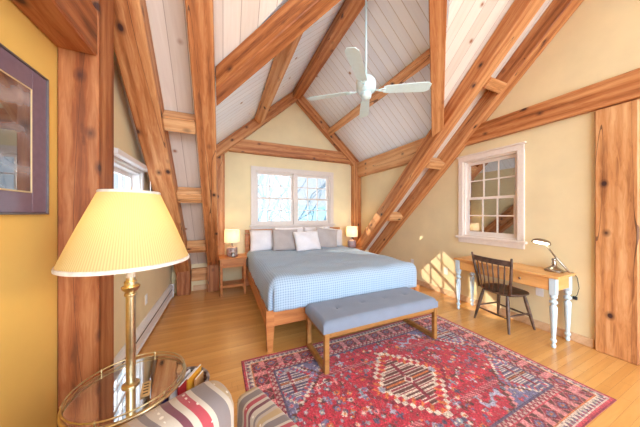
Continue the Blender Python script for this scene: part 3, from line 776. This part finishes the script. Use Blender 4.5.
    put((e < .07) & (e >= .03) & ((e-.03)/.04 < 1-np.abs(tr-.5)*2), NAVY); put((e < .055) & (e >= .03) & ((e-.03)/.04 < .55-np.abs(tr-.5)*2), CRIM)
    put(e < .028, CRIM); put(e < .012, DRED)
    # worn, hand-knotted look: abrash rows and stray knots
    k5 = np.roll(img, 1, 0)+np.roll(img, -1, 0)+np.roll(img, 1, 1)+np.roll(img, -1, 1); img = .66*img+.085*k5
    img *= (1+.11*rs.randn(ny, nx, 1)); img *= (1+.04*np.repeat(rs.randn(ny//6+1), 6)[:ny, None, None])
    fl = rs.rand(ny, nx) < .05; img[fl] = img[fl]*.5+np.array(CREAM)*.35
    img = np.clip(img, 8, 250)/255; img = np.where(img <= .04045, img/12.92, ((img+.055)/1.055)**2.4)
    gx = np.linspace(x0, x1, nx+1); gy = np.linspace(y0, y1, ny+1); GX, GY = np.meshgrid(gx, gy)
    GXw = GX+.006*np.sin(GY*5)*(np.abs(GX-(x0+x1)/2)/1.3); GYw = GY+.008*np.sin(GX*3.1+1)
    GZ = .007+.0015*np.sin(GX*7)*np.sin(GY*6)
    co = np.stack([GXw, GYw, GZ], -1).reshape(-1, 3)
    idx = np.arange((nx+1)*(ny+1)).reshape(ny+1, nx+1)
    fc = np.stack([idx[:-1, :-1], idx[:-1, 1:], idx[1:, 1:], idx[1:, :-1]], -1).reshape(-1, 4)
    # a skirt down to the floor gives the rug its thickness
    ring = list(idx[0, :])+list(idx[1:, -1])+list(idx[-1, -2::-1])+list(idx[-2:0:-1, 0])
    low = co[ring].copy(); low[:, 2] = .0005; b0 = len(co); n = len(ring)
    sk = [(ring[i], b0+i, b0+(i+1) % n, ring[(i+1) % n]) for i in range(n)]
    me = bpy.data.meshes.new('rug'); me.from_pydata(np.vstack([co, low]).tolist(), [], [tuple(map(int, f)) for f in fc]+[tuple(map(int, f)) for f in sk]); me.update()
    at = me.color_attributes.new('knots', 'FLOAT_COLOR', 'CORNER')
    cc = np.ones((len(me.loops), 4), np.float32); per = np.repeat(img.reshape(-1, 3), 4, 0); cc[:len(per), :3] = per; cc[len(per):, :3] = (.20, .02, .04)
    at.data.foreach_set('color', cc.ravel())
    t = NT('knotted_wool_rug'); vc = t.n('ShaderNodeVertexColor', layer_name='knots'); nz = t.noise(t.coord(rnd=False), 120, 2)
    t.base(vc.outputs[0]); t.set(Roughness=.95, Sheen_Weight=.15); t.bump(nz, .4, .003)
    return link('rug', me, t.m)
tag(rug(), 'red oriental rug with cream medallion on the hardwood floor', 'rug')

# ------------------------------------------------------------ desk
dk = thing('desk', 'narrow wooden writing desk with pale turned legs at the right wall', 'desk', (3.36, 1.655, 0))
dl, dd = .565, .205          # half length along Y, half depth along X
tp = obj('desk_top', B(-dl, dl, -dd-.015, dd-.003, .735, .76, .005), 'deskwood', dk); tp.rotation_euler = (0, 0, PI/2)
def turned_leg():
    bm = bmesh.new(); box(bm, -.028, .028, -.028, .028, .56, .735, .003)
    lathe(bm, [(.010, 0), (.017, .006), (.021, .03), (.013, .045), (.013, .052), (.024, .07), (.026, .085), (.016, .10), (.018, .13), (.024, .25), (.030, .40), (.031, .43), (.018, .452), (.018, .458), (.033, .475), (.033, .492), (.018, .508), (.018, .514), (.031, .535), (.026, .56)], 24)
    return bm
for sy in (-1, 1):
    for sx in (-1, 1):
        l = obj('leg', turned_leg(), 'legpaint', dk, True, 35); l.location = (sx*(dd-.045), sy*(dl-.05), 0)
for sy in (-1, 1):
    e = obj('end_apron', B(-dd+.074, dd-.074, -.01, .01, .60, .734, .002), 'deskwood', dk); e.location = (0, sy*(dl-.04), 0)
e = obj('back_apron', B(-dl+.08, dl-.08, -.01, .01, .60, .734, .002), 'deskwood', dk); e.location = (dd-.035, 0, 0); e.rotation_euler = (0, 0, PI/2)
for y0, y1 in ((-dl+.082, -.002), (.002, dl-.082)):
    cyy = (y0+y1)/2; hl = (y1-y0)/2
    d = obj('drawer', B(-hl, hl, -.01, .01, .60, .732, .004), 'deskwood', dk); d.location = (-dd+.035, cyy, 0); d.rotation_euler = (0, 0, PI/2)
    bm = bmesh.new(); lathe(bm, [(.005, 0), (.005, .012), (.012, .018), (.013, .026), (.006, .03)], 16); k = obj('knob', bm, 'nickel', d, True)
    k.location = (0, .0105, .668); k.rotation_euler = (-PI/2, 0, 0)

# ------------------------------------------------------------ windsor chair (faces +X)
ch = thing('windsor_chair', 'dark spindle back wooden chair pulled up to the desk', 'chair', (3.31, 1.655, 0), math.radians(-8.7)); ch.scale = (1.05, 1.08, 1.0)
bm = bmesh.new(); N = 40; up = []; lo = []
for k in range(N):
    a = 2*PI*k/N; ca, sa = math.cos(a), math.sin(a)
    x = .205*math.copysign(abs(ca)**.75, ca); y = .215*math.copysign(abs(sa)**.8, sa)*(1.0+.04*ca)
    up.append((x, y)); 
cz = .45
rings = [[bm.verts.new((x*f, y*f, z)) for x, y in up] for f, z in ((.86, cz-.035), (1, cz-.012), (1, cz), (.94, cz+.004), (.6, cz-.008), (.25, cz-.012))]
for a, b in zip(rings, rings[1:]):
    for i in range(N): bm.faces.new((a[i], a[(i+1) % N], b[(i+1) % N], b[i]))
bm.faces.new(rings[0][::-1]); bm.faces.new(rings[-1]); obj('seat', bm, 'darkwood', ch, True, 50)
legs = {}
for sx in (-1, 1):
    for sy in (-1, 1):
        a = Vector((sx*.13, sy*.135, cz-.03)); b = Vector((sx*.20, sy*.20, 0)); legs[sx, sy] = (a, b)
        pts = [a.lerp(b, q) for q in (0, .15, .35, .6, .85, 1)]
        obj('leg', T(pts, [.013, .017, .019, .018, .014, .011], 12), 'darkwood', ch, True, 60)
for sy in (-1, 1):
    p, q = legs[-1, sy][0].lerp(legs[-1, sy][1], .55), legs[1, sy][0].lerp(legs[1, sy][1], .55)
    obj('stretcher', T([p, p.lerp(q, .5), q], [.008, .012, .008], 10), 'darkwood', ch, True)
for sx, f in ((-1, .62), (1, .62)):
    p, q = legs[sx, -1][0].lerp(legs[sx, -1][1], f), legs[sx, 1][0].lerp(legs[sx, 1][1], f)
    obj('stretcher', T([p, p.lerp(q, .5), q], [.008, .012, .008], 10), 'darkwood', ch, True)
for s in (-1, 1):
    obj('back_post', T([(-.155, s*.175, cz-.01), (-.172, s*.20, cz+.2), (-.202, s*.225, cz+.40), (-.208, s*.23, cz+.445)], [.014, .015, .013, .010], 12), 'darkwood', ch, True)
bm = bmesh.new(); rr = []
for k in range(13):
    y = -.222+.444*k/12; bow = .03*(1-(y/.222)**2)
    x = -.192-bow; rr.append([bm.verts.new((x+dx, y, cz+z)) for dx, z in ((-.009, .345), (.009, .345), (.007, .41), (-.011, .41))])
for a, b in zip(rr, rr[1:]):
    for i in range(4): bm.faces.new((a[i], a[(i+1) % 4], b[(i+1) % 4], b[i]))
bm.faces.new(rr[0]); bm.faces.new(rr[-1][::-1]); obj('crest_rail', bm, 'darkwood', ch)
for k in range(6):
    y = -.125+.25*k/5; yt = y*1.28; bow = .03*(1-(yt/.222)**2)
    obj('spindle', T([(-.165-.02*(1-(y/.175)**2), y, cz-.005), (-.176-bow*.7, (y+yt)/2, cz+.18), (-.192-bow, yt, cz+.36)], [.006, .0085, .006], 8), 'darkwood', ch, True)

# ------------------------------------------------------------ desk lamp
lm = thing('desk_lamp', 'nickel swing arm desk lamp with oval shade on the desk', 'lamp', (3.45, 1.225, .7605))
bm = bmesh.new(); lathe(bm, [(.078, 0), (.082, .01), (.076, .022), (.06, .034), (.038, .05), (.026, .062), (.018, .078), (.022, .085), (.018, .10), (.014, .125), (.008, .13)], 32); obj('base', bm, 'nickel', lm, True, 40)
piv = Vector((0, 0, .135)); bm = bmesh.new(); bmesh.ops.create_uvsphere(bm, u_segments=16, v_segments=10, radius=.02, matrix=Matrix.Translation(piv)); tube(bm, [piv+Vector((-.04, .0, 0)), piv+Vector((.04, 0, 0))], .008, 10); obj('pivot', bm, 'nickel', lm, True, 50)
lo_, hi_ = Vector((.02, -.155, .015)), Vector((-.03, .10, .265))
ar = (hi_-lo_).normalized()
arm_pts = [piv+Vector((.0, -.125, -.12)), piv+Vector((0, -.02, .018)), piv+Vector((-.01, .075, .175))]
obj('arm', T(arm_pts, [.009, .009, .007], 10), 'nickel', lm, True)
bm = bmesh.new(); n1, n2 = 28, 10; top = Vector(arm_pts[-1])
def shade_pt(i, j, ins):
    a = 2*PI*i/n1; f = j/n2; r = math.cos(f*PI/2)**.6 if f < 1 else 0
    return Vector((.055*r*math.cos(a)*ins, .09*r*math.sin(a)*ins, .05*math.sin(f*PI/2)*ins))
rings = [[bm.verts.new(shade_pt(i, j, 1)) for i in range(n1)] for j in range(n2)]
for a, b in zip(rings, rings[1:]):
    for i in range(n1): bm.faces.new((a[i], a[(i+1) % n1], b[(i+1) % n1], b[i]))
bm.faces.new(rings[-1]); sh = obj('shade', bm, 'nickel', lm, True); sh.location = top+Vector((-.015, .03, .0)); sh.rotation_euler = (math.radians(6), math.radians(30), 0)
md = sh.modifiers.new('thick', 'SOLIDIFY'); md.thickness = .003
M['bulb'] = NT('lit_bulb').m; nb = M['bulb'].node_tree.nodes['Principled BSDF']; nb.inputs['Emission Color'].default_value = (1, .86, .62, 1); nb.inputs['Emission Strength'].default_value = 2.5
bm = bmesh.new(); bmesh.ops.create_uvsphere(bm, u_segments=16, v_segments=10, radius=1, matrix=Matrix.Diagonal((.022, .075, .016, 1))); bu = obj('bulb', bm, 'bulb', sh, True); bu.location = (0, 0, .004)
obj('cord', T([(.07, -.01, .004), (.10, -.06, .004), (.118, -.115, .0), (.118, -.145, -.05), (.112, -.16, -.16), (.108, -.145, -.24), (.118, -.125, -.265)], .003, 8), 'black', lm, True)
obj('plug', B(.105, .128, -.145, -.11, -.295, -.258, .005), 'black', lm)

# ------------------------------------------------------------ ceiling fan
fn = thing('ceiling_fan', 'white four blade ceiling fan hanging over the bed', 'fan', (1.45, 2.03, 2.80))
bm = bmesh.new(); lathe(bm, [(.03, -.12), (.055, -.10), (.06, -.06), (.05, -.045), (.085, -.035), (.105, -.01), (.108, .04), (.10, .085), (.07, .12), (.03, .135), (.018, .16)], 36); obj('motor', bm, 'fanwhite', fn, True, 40)
obj('downrod', T([(0, 0, .15), (0, 0, 1.17)], .011, 12), 'fanwhite', fn, True)
bm = bmesh.new(); lathe(bm, [(.02, 1.06), (.05, 1.09), (.065, 1.15), (.065, 1.175)], 28); obj('canopy', bm, 'fanwhite', fn, True, 40)
for ang in (-30, 57, 140, 224):
    a = math.radians(ang)
    bm = bmesh.new(); n = 14; tilt = math.radians(-13)
    sec = []
    for k in range(n+1):
        q = k/n; r = .19+.49*q; wd = .052+.018*q
        if k == n: wd *= .55
        if k == n-1: wd *= .92
        if k == 0: wd *= .8
        sec.append((r, wd))
    top = [[(r, y*wd) for y in (-1, 1)] for r, wd in sec]; vv = []
    for r, wd in sec:
        vv.append([bm.verts.new((r, y*wd*math.cos(tilt), y*wd*math.sin(tilt)+z)) for y, z in ((-1, 0), (1, 0), (1, .006), (-1, .006))])
    for p_, q_ in zip(vv, vv[1:]):
        for i in range(4): bm.faces.new((p_[i], p_[(i+1) % 4], q_[(i+1) % 4], q_[i]))
    bm.faces.new(vv[0]); bm.faces.new(vv[-1][::-1])
    b = obj('blade', bm, 'fanwhite', fn); b.rotation_euler = (0, 0, a); b.location = (0, 0, -.02)
    ir = obj('blade_iron', T([(.085, 0, .01), (.13, .0, -.004), (.17, -.018, .0), (.215, -.018, .002)], .008, 8), 'fanwhite', b, True)
    bm = bmesh.new(); tube(bm, [(.13, 0, -.004), (.17, .018, -.003), (.215, .018, -.006)], .008, 8); obj('blade_iron', bm, 'fanwhite', b, True)

# ------------------------------------------------------------ floor lamp with glass tray
fl = thing('floor_lamp', 'brass floor lamp with yellow pleated shade and round glass tray', 'lamp', (-.425, 1.40, 0))
bm = bmesh.new(); lathe(bm, [(.15, 0), (.152, .012), (.14, .022), (.05, .035), (.025, .05), (.0165, .07)], 40); obj('base', bm, 'brass', fl, True, 40)
bm = bmesh.new(); lathe(bm, [(.0195, .07), (.0195, 1.03)], 24); obj('pole', bm, 'brass', fl, True, 40)
bm = bmesh.new(); lathe(bm, [(.0196, 1.005), (.026, 1.01), (.026, 1.02), (.021, 1.025), (.036, 1.045), (.038, 1.055), (.026, 1.063), (.026, 1.08), (.02, 1.085), (.02, 1.10)], 24); obj('collar', bm, 'brass', fl, True, 40)
bm = bmesh.new(); lathe(bm, [(.0185, 1.10), (.0185, 1.27), (.010, 1.272), (.010, 1.31)], 24); obj('candle_sleeve', bm, 'shade_trim', fl, True, 40)
TR, TZ = .226, .555
bm = bmesh.new(); lathe(bm, [(.020, TZ-.004), (TR, TZ-.004), (TR, TZ+.004), (.020, TZ+.004)], 64, cap=False); tr = obj('glass_tray', bm, 'tray_glass', fl)
ringp = lambda r, z, n=72: [(r*math.cos(2*PI*i/n), r*math.sin(2*PI*i/n), z) for i in range(n)]
obj('tray_rim', T(ringp(TR+.006, TZ-.003), .0085, 10, True), 'brass', tr, True)
obj('gallery_rail', T(ringp(TR+.004, TZ+.024), .0035, 8, True), 'brass', tr, True)
for k in range(6):
    a = 2*PI*(k+.3)/6; x, y = (TR+.004)*math.cos(a), (TR+.004)*math.sin(a)
    bm = bmesh.new(); lathe(bm, [(.004, .004), (.003, .012), (.006, .024), (.003, .03)], 10, (x, y, TZ)); obj('baluster', bm, 'brass', tr, True)
bm = bmesh.new(); lathe(bm, [(.020, TZ+.0045), (.036, TZ+.0045), (.036, TZ+.010), (.026, TZ+.018), (.020, TZ+.018)], 28, cap=False); obj('flange', bm, 'brass', fl, True, 40)
bm = bmesh.new(); NP = 300
pr = [(.250, 1.182), (.222, 1.26), (.184, 1.36), (.146, 1.455), (.118, 1.525)]
rings = []
for r, z in pr: rings.append([bm.verts.new(((r+.0016*(i % 2))*math.cos(2*PI*i/NP), (r+.0016*(i % 2))*math.sin(2*PI*i/NP), z)) for i in range(NP)])
for a, b in zip(rings, rings[1:]):
    for i in range(NP): bm.faces.new((a[i], a[(i+1) % NP], b[(i+1) % NP], b[i]))
sh = obj('shade', bm, 'shade_yellow', fl, True)
for r, z, hh in ((.252, 1.174, .017), (.120, 1.518, .013)):
    bm = bmesh.new(); lathe(bm, [(r+.002, z), (r+.003, z+hh*.5), (r, z+hh), (r-.004, z+hh), (r-.004, z), (r+.002, z)], 72, cap=False)
    obj('shade_trim', bm, 'shade_trim', sh, True)
bm = bmesh.new()
for k in range(3):
    a = 2*PI*k/3; tube(bm, [(0, 0, 1.50), (.117*math.cos(a), .117*math.sin(a), 1.522)], .002, 6)
tube(bm, [(0, 0, 1.31), (0, 0, 1.55)], .003, 6); obj('spider', bm, 'brass', fl)
ld = bpy.data.lights.new('bulb_light', 'POINT'); ld.energy = .65; ld.shadow_soft_size = .04; ld.color = (1.0, .72, .34)
l = bpy.data.objects.new('bulb_light', ld); COL.objects.link(l); l.parent = fl; l.location = (.0, 0, 1.36)
M['card'] = plain('tan_card', (196, 166, 120), .7); M['ink'] = plain('dark_print', (70, 52, 40), .8)
cdd = thing('card', 'small tan printed card on the glass tray beside the lamp pole', 'card', (-.345, 1.33, TZ+.0045), math.radians(10))
obj('card_stock', B(-.018, .018, -.055, .055, 0, .004, .001), 'card', cdd)
bm = bmesh.new()
for k in range(4): box(bm, -.010, .010, -.036+k*.022, -.028+k*.022, .004, .0045)
obj('printed_marks', bm, 'ink', cdd)

# ------------------------------------------------------------ basket of magazines
def wicker():
    t = NT('grey_wicker'); v = t.coord((1, 1, 1), rnd=False); sp = t.n('ShaderNodeSeparateXYZ'); t.l(v, sp.inputs[0])
    an = t.math('MULTIPLY', t.math('ARCTAN2', sp.outputs[1], sp.outputs[0]), 14); zz = t.math('MULTIPLY', sp.outputs[2], 260)
    f = t.math('MULTIPLY', t.math('SINE', an), t.math('SINE', zz)); f = t.math('ADD', t.math('MULTIPLY', f, .5), .5)
    t.base(t.ramp(f, [(.1, (84, 72, 72)), (.6, (142, 128, 126)), (1, (176, 162, 156))])); t.set(Roughness=.8); t.bump(f, .6, .006); return t.m
M['wicker'] = wicker()
bk = thing('basket', 'grey woven basket of magazines on the floor beyond the glass tray', 'basket', (-.255, 1.70, 0))
bm = bmesh.new(); lathe(bm, [(.115, .0), (.13, .01), (.15, .15), (.165, .29), (.155, .29), (.14, .15), (.12, .015)], 40); obj('body', bm, 'wicker', bk, True, 50)
obj('rim', T([(x, y, .29) for x, y, z in ringp(.160, 0, 48)], .011, 8, True), 'wicker', bk, True)
mags = [('red', (176, 44, 52), 0.04, -.02, .325, 'red magazine standing in the basket'), ('white', (226, 224, 226), 0.002, -.03, .33, 'white magazine standing in the basket'), ('navy', (64, 60, 104), -.04, -.03, .315, 'navy blue magazine standing in the basket'),
        ('golden', (222, 160, 52), .072, .02, .325, 'golden yellow magazine standing in the basket'), ('tan', (206, 150, 96), .10, .01, .30, 'orange tan magazine standing in the basket')]
for nm, c, dx, dy, ht, lab in mags:
    M['mag_'+nm] = plain('cover_'+nm, c, .35, noise_amt=.04, scale=12)
    t = thing('magazine', lab, 'magazine', (-.255+dx*1.05, 1.70+dy, .017), math.radians(62), 'magazines in the basket'); t.rotation_euler = (0, math.radians(0), math.radians(62))
    hw_ = math.sqrt(max(.003, .118**2-(dx*1.05)**2))*.8
    obj('cover', rect_frame(bmesh.new(), -hw_, hw_, -.006, .006, 0, ht, .0015), 'mag_'+nm, t) if False else obj('cover', B(-hw_, hw_, -.006, .006, 0, ht, .002), 'mag_'+nm, t)
    obj('pages', B(-hw_+.004, hw_-.002, -.004, .004, ht, ht+.002), 'plastic', t)

# ------------------------------------------------------------ armchair (seen from behind its back)
ang = math.atan2(.40, .915)
ac = thing('armchair', 'armchair in wavy striped upholstery at the bottom edge of the picture', 'armchair', (0, 0, 0), ang)
def softbox(x0, x1, y0, y1, z0, z1, r, seg=5): return box(bmesh.new(), x0, x1, y0, y1, z0, z1, r, seg)
obj('back', softbox(-.235, .292, .555, .70, .30, .945, .055, 6), 'chair_cloth', ac, True)
obj('arm', softbox(.485, .60, .56, .985, .16, .575, .03, 4), 'chair_cloth_across', ac, True, 50)
obj('arm', softbox(-.36, -.25, .56, .985, .16, .575, .03, 4), 'chair_cloth_across', ac, True, 50)
obj('seat_base', softbox(-.249, .484, .56, .96, .12, .295, .02, 2), 'chair_cloth', ac, True, 50)
obj('seat_cushion', softbox(-.247, .482, .71, .985, .296, .43, .05, 4), 'chair_cloth', ac, True)
for x in (-.305, .54):
    for y in (.60, .93): obj('leg', B(x-.02, x+.02, y-.02, y+.02, 0, .16, .004), 'darkwood', ac)

# ------------------------------------------------------------ outdoors, seen through the windows
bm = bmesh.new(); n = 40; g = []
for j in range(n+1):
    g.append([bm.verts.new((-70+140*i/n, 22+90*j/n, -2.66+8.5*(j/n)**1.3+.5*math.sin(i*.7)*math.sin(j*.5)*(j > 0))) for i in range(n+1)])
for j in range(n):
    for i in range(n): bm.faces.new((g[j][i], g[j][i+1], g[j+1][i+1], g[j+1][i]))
struct(obj('ground_snow_far', bm, 'dim_snow', None, True))
bm = bmesh.new(); poly(bm, [(-70, -90, -2.65), (70, -90, -2.65), (70, 23, -2.65), (-70, 23, -2.65)]); struct(obj('ground_yard_hidden', bm, 'snow'))  # yard snow hidden below the sill, kept bright to bounce light onto the ceilings
def tree(label, x, y, z, h, seed, r0=.16):
    rn = random.Random(seed); bm = bmesh.new()
    def grow(p, d, L, r, lev):
        pts = [p]; q = p.copy(); dd = d.copy()
        for k in range(4):
            dd = (dd+Vector((rn.uniform(-.16, .16), rn.uniform(-.16, .16), rn.uniform(-.02, .12)))).normalized(); q = q+dd*L/4; pts.append(q.copy())
        tube(bm, pts, [r, r*.9, r*.8, r*.7, r*.6], 6 if lev < 2 else 4)
        if lev >= 4: return
        for k in range(3 if lev else 5):
            i = rn.randint(1, 4) if lev else rn.randint(2, 4); nd = (dd+Vector((rn.uniform(-1, 1), rn.uniform(-1, 1), rn.uniform(-.1, .6)))*.9).normalized()
            grow(pts[i], nd, L*rn.uniform(.5, .72), r*.5, lev+1)
    grow(Vector((0, 0, 0)), Vector((0, 0, 1)), h, r0, 0)
    o = obj('bare_tree', bm, 'bark', None, True); o.location = (x, y, z); return tag(o, label, 'tree', 'bare winter trees outside')
tree('thick bare tree seen through the left panes of the back window', 1.75, 10.5, -2.7, 5.2, 4, .19)
tree('bare tree seen through the right panes of the back window', 4.1, 10.5, -2.7, 4.6, 9, .12)
tree('farther bare tree behind the middle of the back window', 4.9, 16, -2.5, 5.6, 12, .16)
tree('slender bare tree seen at the left edge of the back window', 1.2, 15, -2.5, 5.0, 22, .12)
rn = random.Random(2); bm = bmesh.new()
for k in range(60):
    x = rn.uniform(-4, 26); y = rn.uniform(24, 30); r = rn.uniform(.8, 1.7)
    mt = Matrix.Translation((x, y, -1.9+rn.uniform(0, .8))) @ Matrix.Diagonal((r, r, r*rn.uniform(.8, 1.3), 1)); bmesh.ops.create_icosphere(bm, subdivisions=2, radius=1, matrix=mt)
for v in bm.verts: v.co += Vector((rn.uniform(-.15, .15),)*3)
o = tag(obj('thicket', bm, 'bush'), 'leafless thicket on the slope outside the back window', 'bushes'); o['kind'] = 'stuff'
